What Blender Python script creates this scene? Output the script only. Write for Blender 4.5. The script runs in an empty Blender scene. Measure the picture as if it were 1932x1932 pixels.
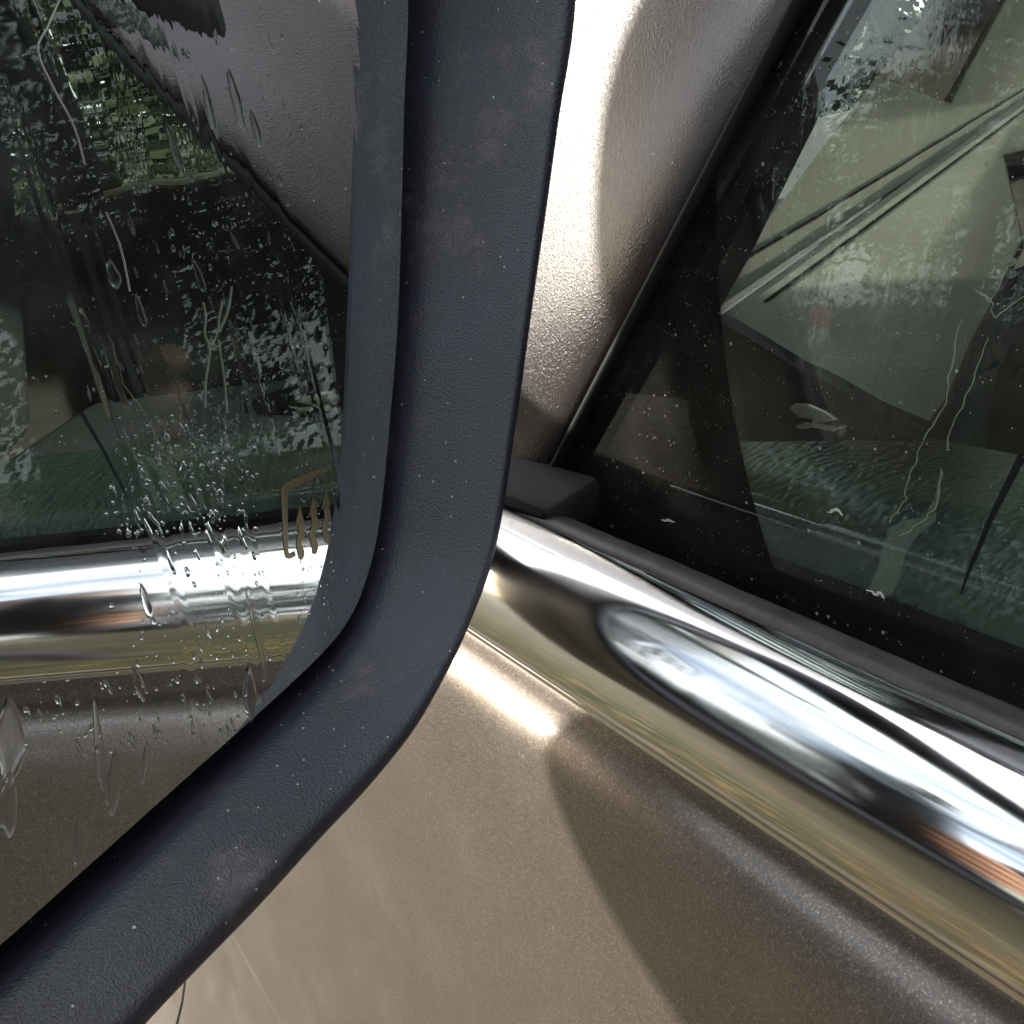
import bpy, bmesh, math, random
from mathutils import Vector, Matrix, noise
from mathutils.bvhtree import BVHTree
random.seed(7)
R_ = math.radians
SC = bpy.context.scene
COL = SC.collection
# ------------------------------------------------------------------ camera
# car frame: +Y forward, -X outward (left side), +Z up, belt line near z=1.05
CR = Vector((0.82512303, -0.54170821, -0.16038767))
CU = Vector((0.3375466, 0.24505632, 0.90885075))
CF = Vector((0.4530279, 0.804052, -0.38505337))
CC = Vector((-0.11981715, -0.22074644, 1.17375322))
cd = bpy.data.cameras.new('camera'); cam = bpy.data.objects.new('camera', cd); COL.objects.link(cam)
m = Matrix((CR, CU, -CF)).transposed().to_4x4(); m.translation = CC; cam.matrix_world = m
cd.sensor_fit = 'HORIZONTAL'; cd.sensor_width = 36; cd.lens = 36; cd.clip_start = 0.002; cd.clip_end = 500
SC.camera = cam
# ------------------------------------------------------------------ world and sun
SUN = Vector((-0.53, 0.77, 0.37)).normalized()
w = bpy.data.worlds.new('World'); SC.world = w; w.use_nodes = True
nt = w.node_tree; bg = nt.nodes['Background']
sky = nt.nodes.new('ShaderNodeTexSky'); sky.sky_type = 'NISHITA'; sky.sun_disc = False
sky.sun_elevation = math.asin(SUN.z); sky.sun_rotation = math.atan2(SUN.x, SUN.y)
sky.air_density = 1.0; sky.dust_density = 2.5; sky.ozone_density = 1.2
tcw = nt.nodes.new('ShaderNodeTexCoord'); mpw = nt.nodes.new('ShaderNodeMapping'); mpw.inputs['Scale'].default_value = (1, 1, 2.5)
nzw = nt.nodes.new('ShaderNodeTexNoise'); nzw.inputs['Scale'].default_value = 2.2; nzw.inputs['Detail'].default_value = 7; nzw.inputs['Roughness'].default_value = .58
rmw = nt.nodes.new('ShaderNodeMapRange'); rmw.inputs[1].default_value = .38; rmw.inputs[2].default_value = .60; rmw.inputs[3].default_value = .15; rmw.inputs[4].default_value = 1
mxw = nt.nodes.new('ShaderNodeMix'); mxw.data_type = 'RGBA'; mxw.inputs[7].default_value = (8.6, 8.8, 9.2, 1)
nt.links.new(tcw.outputs['Generated'], mpw.inputs[0]); nt.links.new(mpw.outputs[0], nzw.inputs['Vector']); nt.links.new(nzw.outputs[0], rmw.inputs[0])
nt.links.new(rmw.outputs[0], mxw.inputs[0]); nt.links.new(sky.outputs[0], mxw.inputs[6]); nt.links.new(mxw.outputs[2], bg.inputs[0]); bg.inputs[1].default_value = 0.15
sl = bpy.data.lights.new('sun', 'SUN'); sl.energy = 3.3; sl.angle = R_(2.5); sl.color = (1, .93, .82)
so = bpy.data.objects.new('sun', sl); COL.objects.link(so); so.rotation_euler = SUN.to_track_quat('Z', 'Y').to_euler()
SC.view_settings.view_transform = 'Standard'; SC.view_settings.look = 'None'
SC.view_settings.exposure = 1.2; SC.view_settings.gamma = 1
SC.render.engine = 'CYCLES'
SC.cycles.max_bounces = 14; SC.cycles.transparent_max_bounces = 24; SC.cycles.glossy_bounces = 8
SC.cycles.transmission_bounces = 10; SC.cycles.caustics_reflective = False; SC.cycles.caustics_refractive = False

# ------------------------------------------------------------------ helpers
def ray(x, y):
    return (CF + (x-966)/1932*CR - (y-966)/1932*CU).normalized()
def onplane(x, y, P, n):
    v = ray(x, y); P = Vector(P); n = Vector(n)
    return CC + v*((P-CC).dot(n)/v.dot(n))
def tag(o, label=None, cat=None, group=None, kind=None):
    if label: o['label'] = label
    if cat: o['category'] = cat
    if group: o['group'] = group
    if kind: o['kind'] = kind
    return o
def link(name, me, mat=None, parent=None, label=None, kind=None):
    o = bpy.data.objects.new(name, me); COL.objects.link(o)
    if mat and not me.materials: me.materials.append(mat)
    if parent: o.parent = parent
    if label: o['label'] = label
    if kind: o['kind'] = kind
    return o
def mesh(name, vs, fs, mat=None, parent=None, smooth=False, label=None, kind=None, ang=None):
    me = bpy.data.meshes.new(name); me.from_pydata([tuple(v) for v in vs], [], fs)
    bm = bmesh.new(); bm.from_mesh(me); bmesh.ops.recalc_face_normals(bm, faces=bm.faces); bm.to_mesh(me); bm.free()
    if smooth:
        me.polygons.foreach_set('use_smooth', [True]*len(me.polygons))
        if ang: me.set_sharp_from_angle(angle=R_(ang))
    me.update()
    return link(name, me, mat, parent, label, kind)
def from_bm(name, bm, mat, parent=None, smooth=False, label=None, kind=None, ang=None):
    me = bpy.data.meshes.new(name); bmesh.ops.recalc_face_normals(bm, faces=bm.faces); bm.to_mesh(me); bm.free()
    if smooth:
        me.polygons.foreach_set('use_smooth', [True]*len(me.polygons))
        if ang: me.set_sharp_from_angle(angle=R_(ang))
    return link(name, me, mat, parent, label, kind)
def catmull(P, n=6, closed=False):
    P = [Vector(p) for p in P]; out = []; N = len(P)
    rng = range(N) if closed else range(N-1)
    for i in rng:
        if closed: a, b, c, d = P[(i-1) % N], P[i], P[(i+1) % N], P[(i+2) % N]
        else: a, b, c, d = P[max(i-1, 0)], P[i], P[i+1], P[min(i+2, N-1)]
        for k in range(n):
            t = k/n
            out.append(.5*((2*b)+(c-a)*t+(2*a-5*b+4*c-d)*t*t+(3*b-a-3*c+d)*t**3))
    if not closed: out.append(P[-1])
    return out
def sweep_y(name, prof, y0, y1, mat, parent, ny=40, closed=False, fn=None, smooth=True, label=None, ang=50, spl=5):
    """a profile of (x,z) points carried along the car's length"""
    pr = catmull([(x, z, 0) for x, z in prof], spl, closed) if spl else [Vector((x, z, 0)) for x, z in prof]
    vs = []; fs = []; n = len(pr)
    for j in range(ny+1):
        y = y0+(y1-y0)*j/ny
        for p in pr:
            v = Vector((p.x, y, p.y))
            if fn: v = fn(v)
            vs.append(v)
    for j in range(ny):
        for i in range(n if closed else n-1):
            a = j*n+i; b = j*n+(i+1) % n
            fs.append((a, b, b+n, a+n))
    if closed:
        fs.append(tuple(range(n-1, -1, -1))); fs.append(tuple(ny*n+i for i in range(n)))
    return mesh(name, vs, fs, mat, parent, smooth, label, ang=ang)
def prism(name, pts, depth, mat, parent, label=None, bevel=0.0, smooth=False, seg=2):
    """outline of points (any plane) given thickness along the vector depth"""
    bm = bmesh.new(); d = Vector(depth)
    a = [bm.verts.new(p) for p in pts]; b = [bm.verts.new(Vector(p)+d) for p in pts]; n = len(a)
    bm.faces.new(a); bm.faces.new(b[::-1])
    for i in range(n): bm.faces.new((a[i], b[i], b[(i+1) % n], a[(i+1) % n]))
    bmesh.ops.recalc_face_normals(bm, faces=bm.faces)
    if bevel: bmesh.ops.bevel(bm, geom=[e for e in bm.edges], offset=bevel, segments=seg, affect='EDGES', profile=.5, clamp_overlap=True)
    return from_bm(name, bm, mat, parent, smooth or bevel > 0, label, ang=40)
def box(name, c, s, mat, parent=None, bevel=0.0, rot=None, label=None, seg=3):
    bm = bmesh.new(); bmesh.ops.create_cube(bm, size=1)
    bmesh.ops.scale(bm, vec=s, verts=bm.verts)
    if bevel: bmesh.ops.bevel(bm, geom=[e for e in bm.edges], offset=bevel, segments=seg, affect='EDGES', profile=.5)
    if rot: bmesh.ops.rotate(bm, cent=(0, 0, 0), matrix=rot, verts=bm.verts)
    bmesh.ops.translate(bm, vec=c, verts=bm.verts)
    return from_bm(name, bm, mat, parent, bevel > 0, label, ang=40)
def add_tube(bm, path, rad, seg=8, caps=True):
    path = [Vector(p) for p in path]; n = len(path); rings = []
    if not isinstance(rad, (list, tuple)): rad = [rad]*n
    ref = None
    for i, p in enumerate(path):
        t = (path[min(i+1, n-1)]-path[max(i-1, 0)])
        if t.length < 1e-9: t = Vector((0, 0, 1))
        t.normalize()
        if ref is None: ref = t.orthogonal().normalized()
        ref = (ref-t*ref.dot(t)); ref = ref.normalized() if ref.length > 1e-6 else t.orthogonal().normalized()
        b = t.cross(ref)
        rings.append([bm.verts.new(p+(ref*math.cos(2*math.pi*k/seg)+b*math.sin(2*math.pi*k/seg))*rad[i]) for k in range(seg)])
    for i in range(n-1):
        for k in range(seg):
            bm.faces.new((rings[i][k], rings[i][(k+1) % seg], rings[i+1][(k+1) % seg], rings[i+1][k]))
    if caps and seg > 2:
        bm.faces.new(rings[0][::-1]); bm.faces.new(rings[-1])
def tube(name, path, rad, mat, parent=None, seg=10, label=None):
    bm = bmesh.new(); add_tube(bm, path, rad, seg)
    return from_bm(name, bm, mat, parent, True, label, ang=60)

# ------------------------------------------------------------------ materials
class MT:
    def __init__(s, name, base=(.5, .5, .5), rough=.5, metal=0, spec=.5, coat=0, coat_rough=.03):
        s.m = bpy.data.materials.new(name); s.m.use_nodes = True; s.t = s.m.node_tree
        s.b = s.t.nodes['Principled BSDF']; s.out = s.t.nodes['Material Output']
        s.b.inputs['Base Color'].default_value = (*base, 1); s.b.inputs['Roughness'].default_value = rough
        s.b.inputs['Metallic'].default_value = metal; s.b.inputs['Specular IOR Level'].default_value = spec
        s.b.inputs['Coat Weight'].default_value = coat; s.b.inputs['Coat Roughness'].default_value = coat_rough
        s.base = base; s.nrm = None
        s.tc = s.n('ShaderNodeTexCoord').outputs['Object']
    def n(s, t, **k):
        q = s.t.nodes.new(t)
        for a, v in k.items(): setattr(q, a, v)
        return q
    def l(s, a, b): s.t.links.new(a, b)
    def map(s, scale=(1, 1, 1), rot=(0, 0, 0), loc=(0, 0, 0)):
        q = s.n('ShaderNodeMapping'); q.inputs['Scale'].default_value = scale; q.inputs['Rotation'].default_value = rot; q.inputs['Location'].default_value = loc
        s.l(s.tc, q.inputs['Vector']); return q.outputs[0]
    def noise(s, scale, detail=4, rough=.5, vec=None, dist=0):
        q = s.n('ShaderNodeTexNoise'); q.inputs['Scale'].default_value = scale; q.inputs['Detail'].default_value = detail
        q.inputs['Roughness'].default_value = rough; q.inputs['Distortion'].default_value = dist
        s.l(vec or s.tc, q.inputs['Vector']); return q.outputs['Fac']
    def vor(s, scale, vec=None, feature='F1', out='Distance', rnd=1):
        q = s.n('ShaderNodeTexVoronoi'); q.feature = feature; q.inputs['Scale'].default_value = scale
        q.inputs['Randomness'].default_value = rnd
        s.l(vec or s.tc, q.inputs['Vector']); return q.outputs[out]
    def ramp(s, fac, stops, inter='LINEAR'):
        q = s.n('ShaderNodeValToRGB'); q.color_ramp.interpolation = inter
        e = q.color_ramp.elements
        while len(e) > 1: e.remove(e[-1])
        for i, (p, c) in enumerate(stops):
            x = e[0] if i == 0 else e.new(p)
            x.position = p; x.color = c if len(c) == 4 else (*c, 1)
        s.l(fac, q.inputs[0]); return q.outputs[0]
    def math(s, op, a, b=None, clamp=False):
        q = s.n('ShaderNodeMath', operation=op); q.use_clamp = clamp
        for i, v in enumerate((a, b)):
            if v is None: continue
            if isinstance(v, (int, float)): q.inputs[i].default_value = v
            else: s.l(v, q.inputs[i])
        return q.outputs[0]
    def rng(s, v, a, b, c=0, d=1):
        q = s.n('ShaderNodeMapRange'); s.l(v, q.inputs[0])
        for i, x in enumerate((a, b, c, d)): q.inputs[i+1].default_value = x
        return q.outputs[0]
    def mix(s, fac, a, b):
        q = s.n('ShaderNodeMix', data_type='RGBA')
        if isinstance(fac, (int, float)): q.inputs[0].default_value = fac
        else: s.l(fac, q.inputs[0])
        for i, v in ((6, a), (7, b)):
            if isinstance(v, tuple): q.inputs[i].default_value = (*v, 1)[:4]
            else: s.l(v, q.inputs[i])
        return q.outputs[2]
    def bump(s, h, dist, strength=1.0):
        q = s.n('ShaderNodeBump'); q.inputs['Distance'].default_value = dist; q.inputs['Strength'].default_value = strength
        s.l(h, q.inputs['Height'])
        if s.nrm: s.l(s.nrm, q.inputs['Normal'])
        s.nrm = q.outputs[0]; s.l(s.nrm, s.b.inputs['Normal']); return s
    def col(s, c): s.l(c, s.b.inputs['Base Color']); s.c = c; return s
    def ro(s, r): s.l(r, s.b.inputs['Roughness']); return s
    def specks(s, scale, thr, keep, col=(.5, .48, .45), cur=None):
        """scattered dust specks lying on the surface"""
        q = s.n('ShaderNodeTexVoronoi'); q.inputs['Scale'].default_value = scale; s.l(s.tc, q.inputs['Vector'])
        sep = s.n('ShaderNodeSeparateColor'); s.l(q.outputs['Color'], sep.inputs[0])
        f = s.math('MULTIPLY', s.math('LESS_THAN', q.outputs['Distance'], thr), s.math('GREATER_THAN', sep.outputs[0], 1-keep))
        cur = cur or getattr(s, 'c', None) or s.base
        s.col(s.mix(f, cur, col)); s.fs = f
        return s

def grain(name, base, rough, spec, scale=900, dist=.00025, stretch=(1, 1, 1), dust=.03, haze=.0, coat=0):
    q = MT(name, base, rough, 0, spec, coat)
    v = q.map(stretch)
    wv = q.n('ShaderNodeTexNoise'); wv.inputs['Scale'].default_value = scale*.35; wv.inputs['Detail'].default_value = 2
    q.l(v, wv.inputs['Vector'])
    ad = q.n('ShaderNodeVectorMath', operation='MULTIPLY_ADD'); q.l(wv.outputs['Color'], ad.inputs[0])
    ad.inputs[1].default_value = (1.8/scale,)*3; q.l(v, ad.inputs[2])
    n1 = q.vor(scale*.8, ad.outputs[0], 'SMOOTH_F1'); n2 = q.noise(scale*1.1, 3, .6, ad.outputs[0])
    h = q.math('ADD', q.math('MULTIPLY', n1, .8), n2)
    q.bump(h, dist)
    c = q.mix(q.rng(q.noise(14, 5, .65), .4, .75), base, tuple(min(1, b*1.35+.004) for b in base))
    q.c = c; q.col(c)
    q.specks(230, .075, dust*.9, (.50, .49, .48)); q.specks(560, .14, dust*1.3, (.40, .40, .39))
    if haze:
        f = q.math('MULTIPLY', q.rng(q.noise(23, 8, .75), .56, .74), haze); q.col(q.mix(f, q.c, (.30, .28, .26)))
    q.ro(q.rng(q.noise(30, 4), .3, .7, rough*.9, rough*1.15))
    return q
M_bezel = grain('navy_black_plastic', (.023, .024, .036), .33, .6, 2600, .00017, dust=.09, haze=.40).m
M_shell = grain('dark_plastic_shell', (.018, .018, .022), .4, .5, 900, .0002).m
M_sail = grain('grained_warm_grey_plastic', (.046, .039, .039), .24, .6, 2300, .00012, dust=.02).m
M_black = MT('black_rubber', (.006, .006, .007), .55, 0, .3).specks(240, .08, .05).m
M_soft = MT('black_felt', (.004, .004, .004), .9, 0, .1).m
M_blacktrim = MT('black_interior_trim', (.006, .007, .007), .6, 0, .25).m
q = MT('belt_rubber', (.060, .050, .048), .42, 0, .5); q.bump(q.noise(500, 3), .0001)
c = q.mix(q.rng(q.noise(60, 6, .7), .45, .7), (.065, .054, .050), (.022, .02, .02)); q.c = c; q.col(c); q.specks(260, .1, .05); M_belt = q.m
# chrome
q = MT('chrome', (.80, .79, .77), .045, 1)
sm = q.noise(40, 7, .7, q.map((1, .35, 1)))
q.ro(q.rng(sm, .40, .72, .065, .17)); q.bump(q.noise(26, 2, .4, q.map((1, .25, 1))), .00025)
q.c = q.mix(q.rng(sm, .5, .85), (.80, .79, .77), (.58, .57, .55)); q.col(q.c)
q.specks(210, .07, .08, (.2, .19, .18)); q.specks(520, .10, .06, (.55, .52, .5))
M_chrome = q.m
# bronze paint
q = MT('bronze_metallic_paint', (.26, .23, .205), .40, .7, .5, .25, .10)
fl = q.n('ShaderNodeTexVoronoi'); fl.inputs['Scale'].default_value = 2600; q.l(q.tc, fl.inputs['Vector'])
sp = q.n('ShaderNodeSeparateColor'); q.l(fl.outputs['Color'], sp.inputs[0])
c = q.ramp(sp.outputs[0], [(0, (.185, .160, .145)), (.6, (.24, .21, .188)), (.93, (.31, .27, .235)), (1, (.45, .40, .34))])
film = q.rng(q.noise(18, 8, .72), .52, .78, 0, .35)
q.c = q.mix(film, c, (.36, .33, .29)); q.col(q.c)
q.specks(170, .07, .05, (.5, .47, .42)); q.specks(520, .12, .05, (.46, .43, .38))
nm = q.n('ShaderNodeNormalMap') if False else None
q.bump(sp.outputs[1], .00003, .8)
q.ro(q.rng(q.noise(9, 6, .7), .3, .7, .36, .48))
cb = q.n('ShaderNodeBump'); cb.inputs['Distance'].default_value = .0004; cb.inputs['Strength'].default_value = .35
q.l(q.noise(70, 3, .5), cb.inputs['Height']); q.l(cb.outputs[0], q.b.inputs['Coat Normal'])
M_paint = q.m
M_cream = MT('sunlit_cream_trim', (.62, .56, .42), .6).m  # sunlit look is put into this cream base colour
q = MT('dash_vinyl', (.15, .14, .115), .55, 0, .4)
q.bump(q.noise(900, 3, .6), .0002); q.c = q.mix(q.rng(q.noise(6, 5, .6), .35, .7), (.155, .145, .115), (.105, .098, .08)); q.col(q.c)
q.specks(330, .12, .16, (.4, .38, .32)); M_dash = q.m
q = MT('green_black_leather', (.10, .15, .115), .40, 0, .5)
nv = q.n('ShaderNodeTexNoise'); nv.inputs['Scale'].default_value = 160; q.l(q.tc, nv.inputs['Vector'])
av = q.n('ShaderNodeVectorMath', operation='MULTIPLY_ADD'); q.l(nv.outputs['Color'], av.inputs[0]); av.inputs[1].default_value = (.0045,)*3; q.l(q.map((1, 1.9, 1)), av.inputs[2])
v1 = q.rng(q.vor(300, av.outputs[0], 'SMOOTH_F1'), 0, .8, 1, 0); v2 = q.noise(60, 5, .6)
q.bump(q.math('ADD', v1, q.math('MULTIPLY', v2, 1.2)), .0011); M_leather = q.m
M_seat = MT('charcoal_seat_cloth', (.035, .035, .038), .85, 0, .3).bump(MT.noise, 0).m if False else None
q = MT('charcoal_seat_cloth', (.03, .03, .033), .85, 0, .3); q.bump(q.noise(700, 2), .0006); M_seat = q.m
M_wheelrim = grain('steering_wheel_leather', (.10, .16, .17), .35, .6, 500, .0003).m
M_tyre = MT('tyre_rubber', (.02, .02, .02), .8).m
M_alloy = MT('alloy', (.5, .5, .5), .3, 1).m
M_lamp = MT('headlamp_plastic', (.7, .7, .68), .1, 0, .6, 1).m
M_red = MT('red_lens', (.4, .02, .02), .15, 0, .6, 1).m

def glass(name, tint, dirt=0.0, ior=1.5):
    mt = bpy.data.materials.new(name); mt.use_nodes = True; t = mt.node_tree; t.nodes.clear()
    o = t.nodes.new('ShaderNodeOutputMaterial'); tr = t.nodes.new('ShaderNodeBsdfTransparent'); tr.inputs[0].default_value = (*tint, 1)
    gl = t.nodes.new('ShaderNodeBsdfGlossy'); gl.inputs['Roughness'].default_value = .004
    fr = t.nodes.new('ShaderNodeFresnel'); fr.inputs['IOR'].default_value = ior
    m1 = t.nodes.new('ShaderNodeMixShader'); t.links.new(fr.outputs[0], m1.inputs[0]); t.links.new(tr.outputs[0], m1.inputs[1]); t.links.new(gl.outputs[0], m1.inputs[2])
    last = m1.outputs[0]
    if dirt:
        tc = t.nodes.new('ShaderNodeTexCoord'); df = t.nodes.new('ShaderNodeBsdfDiffuse'); df.inputs[0].default_value = (.55, .54, .48, 1)
        def vm(scale, thr, keep):
            v = t.nodes.new('ShaderNodeTexVoronoi'); v.inputs['Scale'].default_value = scale; t.links.new(tc.outputs['Object'], v.inputs['Vector'])
            a = t.nodes.new('ShaderNodeMath'); a.operation = 'LESS_THAN'; t.links.new(v.outputs['Distance'], a.inputs[0]); a.inputs[1].default_value = thr
            s = t.nodes.new('ShaderNodeSeparateColor'); t.links.new(v.outputs['Color'], s.inputs[0])
            b = t.nodes.new('ShaderNodeMath'); b.operation = 'GREATER_THAN'; t.links.new(s.outputs[0], b.inputs[0]); b.inputs[1].default_value = 1-keep
            c = t.nodes.new('ShaderNodeMath'); c.operation = 'MULTIPLY'; t.links.new(a.outputs[0], c.inputs[0]); t.links.new(b.outputs[0], c.inputs[1]); return c.outputs[0]
        a = vm(330, .13, .10); b = vm(900, .16, .12)
        nz = t.nodes.new('ShaderNodeTexNoise'); nz.inputs['Scale'].default_value = 22; nz.inputs['Detail'].default_value = 9; nz.inputs['Roughness'].default_value = .7
        t.links.new(tc.outputs['Object'], nz.inputs['Vector'])
        mr = t.nodes.new('ShaderNodeMapRange'); t.links.new(nz.outputs[0], mr.inputs[0]); mr.inputs[1].default_value = .45; mr.inputs[2].default_value = .8; mr.inputs[3].default_value = .012; mr.inputs[4].default_value = .07
        s1 = t.nodes.new('ShaderNodeMath'); s1.operation = 'MAXIMUM'; t.links.new(a, s1.inputs[0]); t.links.new(b, s1.inputs[1])
        s2 = t.nodes.new('ShaderNodeMath'); s2.operation = 'MULTIPLY_ADD'; t.links.new(s1.outputs[0], s2.inputs[0]); s2.inputs[1].default_value = .55; t.links.new(mr.outputs[0], s2.inputs[2])
        s3 = t.nodes.new('ShaderNodeMath'); s3.operation = 'MULTIPLY'; t.links.new(s2.outputs[0], s3.inputs[0]); s3.inputs[1].default_value = dirt
        m2 = t.nodes.new('ShaderNodeMixShader'); t.links.new(s3.outputs[0], m2.inputs[0]); t.links.new(last, m2.inputs[1]); t.links.new(df.outputs[0], m2.inputs[2]); last = m2.outputs[0]
    t.links.new(last, o.inputs[0]); return mt
M_win = glass('tinted_window_glass', (.86, .935, .885), 1.0, 1.38)
M_wind = glass('windscreen_glass', (.95, .98, .95), .3, 1.4)
M_stain = glass('dried_water_film', (.9, .93, .86), 0)
q = MT('dried_water_mark', (.34, .38, .28), .7); q.b.inputs['Alpha'].default_value = .5; M_mark = q.m
q = MT('chalky_residue', (.62, .62, .55), .8); M_chalk = q.m

# ------------------------------------------------------------------ the mirror's own frame
MA, MB_ = .44952, -.0069
MN = Vector((math.sin(MA)*math.cos(MB_), -math.cos(MA)*math.cos(MB_), math.sin(MB_))).normalized()
MP = Vector((0, 0, 1.05)) + MN*(-.006216)
MR = Vector((0, 0, 1)).cross(MN).normalized(); MU = MN.cross(MR)
def mp(u, v, h=0.): return MP + MR*u + MU*v + MN*h
MMAT = Matrix((MR, MU, MN)).transposed().to_4x4(); MMAT.translation = MP
def pix_m(x, y, h=0.):
    P = onplane(x, y, MP+MN*h, MN) - MP
    return P.dot(MR), P.dot(MU)

# ------------------------------------------------------------------ the ground and what grows round the drive
q = MT('grass_and_leaf_litter', (.06, .09, .03), .9)
c = q.ramp(q.noise(1.3, 6, .65), [(.3, (.03, .038, .012)), (.5, (.05, .05, .018)), (.62, (.075, .052, .026)), (.8, (.10, .068, .036))])
lf = q.n('ShaderNodeTexVoronoi'); lf.inputs['Scale'].default_value = 14; q.l(q.tc, lf.inputs['Vector'])
ls = q.n('ShaderNodeSeparateColor'); q.l(lf.outputs['Color'], ls.inputs[0])
f = q.math('MULTIPLY', q.math('LESS_THAN', lf.outputs['Distance'], .38), q.math('GREATER_THAN', ls.outputs[0], .45))
q.c = q.mix(f, c, q.ramp(ls.outputs[1], [(0, (.13, .068, .028)), (.5, (.18, .11, .045)), (1, (.26, .20, .06))])); q.col(q.c)
q.bump(q.noise(9, 6), .05); M_ground = q.m
def grid(name, x0, x1, y0, y1, nx, ny, fz, mat, kind=None, parent=None, label=None):
    vs = [(x0+(x1-x0)*i/nx, y0+(y1-y0)*j/ny, fz(x0+(x1-x0)*i/nx, y0+(y1-y0)*j/ny)) for j in range(ny+1) for i in range(nx+1)]
    fs = [(j*(nx+1)+i, j*(nx+1)+i+1, (j+1)*(nx+1)+i+1, (j+1)*(nx+1)+i) for j in range(ny) for i in range(nx)]
    return mesh(name, vs, fs, mat, parent, True, label, kind)
grid('ground', -200, 200, -200, 200, 60, 60, lambda x, y: -.02 if max(abs(x), abs(y)) < 20 else .3*noise.noise(Vector((x*.03, y*.03, 0))), M_ground, 'structure')
q = MT('gravel_drive', (.34, .30, .25), .9)
q.c = q.ramp(q.vor(45, out='Color'), [(0, (.22, .19, .16)), (1, (.46, .41, .34))]); q.col(q.c); q.bump(q.vor(45), .01); M_grav = q.m
vs = []; fs = []
for j in range(41):
    y = -10+j*.7; x0 = -.1+.25*math.sin(y*.7)+.1*math.sin(y*2.3); x1 = 2.6+.25*math.sin(y*.6+1)+.1*math.sin(y*1.9)
    vs += [(x0, y, -.002), (x1, y, -.002)]
    if j: fs.append((2*j-2, 2*j-1, 2*j+1, 2*j))
mesh('driveway', vs, fs, M_grav, kind='structure')
M_bark = MT('bark', (.10, .085, .07), .9); M_bark.bump(M_bark.noise(30, 5, .6, M_bark.map((1, 1, .2))), .02); M_bark = M_bark.m
def leafmat(name, a, b):
    q = MT(name, a, .6, 0, .3); q.c = q.ramp(q.noise(3, 4), [(.3, a), (.7, b)]); q.col(q.c)
    q.b.inputs['Transmission Weight'].default_value = 0; return q.m
M_ever = leafmat('evergreen_leaves', (.012, .018, .010), (.035, .042, .022))
M_yel = leafmat('autumn_leaves', (.16, .14, .03), (.32, .27, .05))
def crown_mesh(name, H, Rr, z0, N, size, mat, conical, seed):
    rnd = random.Random(seed); vs = []; fs = []
    cl = []
    for i in range(70):
        t = rnd.random(); rad = (1-t)**.8 if conical else math.sin(math.pi*min(1, t*.95+.05))**.6
        a = rnd.random()*6.283; r = Rr*rad*(.35+.65*rnd.random()); cl.append((math.cos(a)*r, math.sin(a)*r, z0+(H-z0)*t, .22*Rr*(.5+rad)))
    for i in range(N):
        c = rnd.choice(cl); p = Vector((rnd.gauss(0, 1), rnd.gauss(0, 1), rnd.gauss(0, .7)))*c[3]*.62+Vector(c[:3])
        n = Vector((rnd.gauss(0, 1), rnd.gauss(0, 1), rnd.gauss(0, 1))).normalized(); u = n.orthogonal().normalized(); v = n.cross(u); s = size*(.6+rnd.random()*.8)
        b = len(vs); vs += [p+u*s, p+v*s*.5, p-u*s, p-v*s*.5]; fs.append((b, b+1, b+2, b+3))
    me = bpy.data.meshes.new(name); me.from_pydata([tuple(v) for v in vs], [], fs); me.materials.append(mat); return me
def branches(name, H, rad, depth, seed, spread=.55, first=.25):
    rnd = random.Random(seed); bm = bmesh.new()
    def grow(p, d, L, r, k):
        pts = [p]; dd = d.copy()
        for s in range(4):
            dd = (dd+Vector((rnd.gauss(0, .1), rnd.gauss(0, .1), rnd.gauss(.02, .06)))).normalized(); pts.append(pts[-1]+dd*L/4)
        add_tube(bm, pts, [r*(1-.13*i) for i in range(5)], 8 if k == 0 else (5 if k < 3 else 3), False)
        if k >= depth: return
        nb = (7 if k == 0 else 4)
        for i in range(nb):
            t = rnd.uniform(first if k == 0 else .25, 1); q = int(t*4); b = pts[q].lerp(pts[min(q+1, 4)], t*4-q)
            ax = Vector((rnd.gauss(0, 1), rnd.gauss(0, 1), rnd.gauss(0, 1))).normalized()
            nd = (dd+ax*spread*(1.3 if k else 1.5)).normalized(); nd.z = abs(nd.z)*.8+.05
            grow(b, nd.normalized(), L*rnd.uniform(.42, .62), r*.42, k+1)
    grow(Vector((0, 0, 0)), Vector((0, 0, 1)), H, rad, 0)
    me = bpy.data.meshes.new(name); bm.to_mesh(me); bm.free()
    me.polygons.foreach_set('use_smooth', [True]*len(me.polygons)); me.materials.append(M_bark); return me
tr_tall = branches('trunk', 9, .16, 2, 3); tr_bare = [branches('trunk', 8.5, .15, 4, 5, .6, .22), branches('trunk', 7.5, .12, 4, 9, .7, .15)]
cr_ev = [crown_mesh('crown', 9.5, 1.9, .6, 26000, .055, M_ever, True, 1), crown_mesh('crown', 8, 2.3, .4, 26000, .06, M_ever, False, 2)]
cr_ye = crown_mesh('crown', 5.5, 1.8, 1.6, 5000, .08, M_yel, False, 4)
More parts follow.
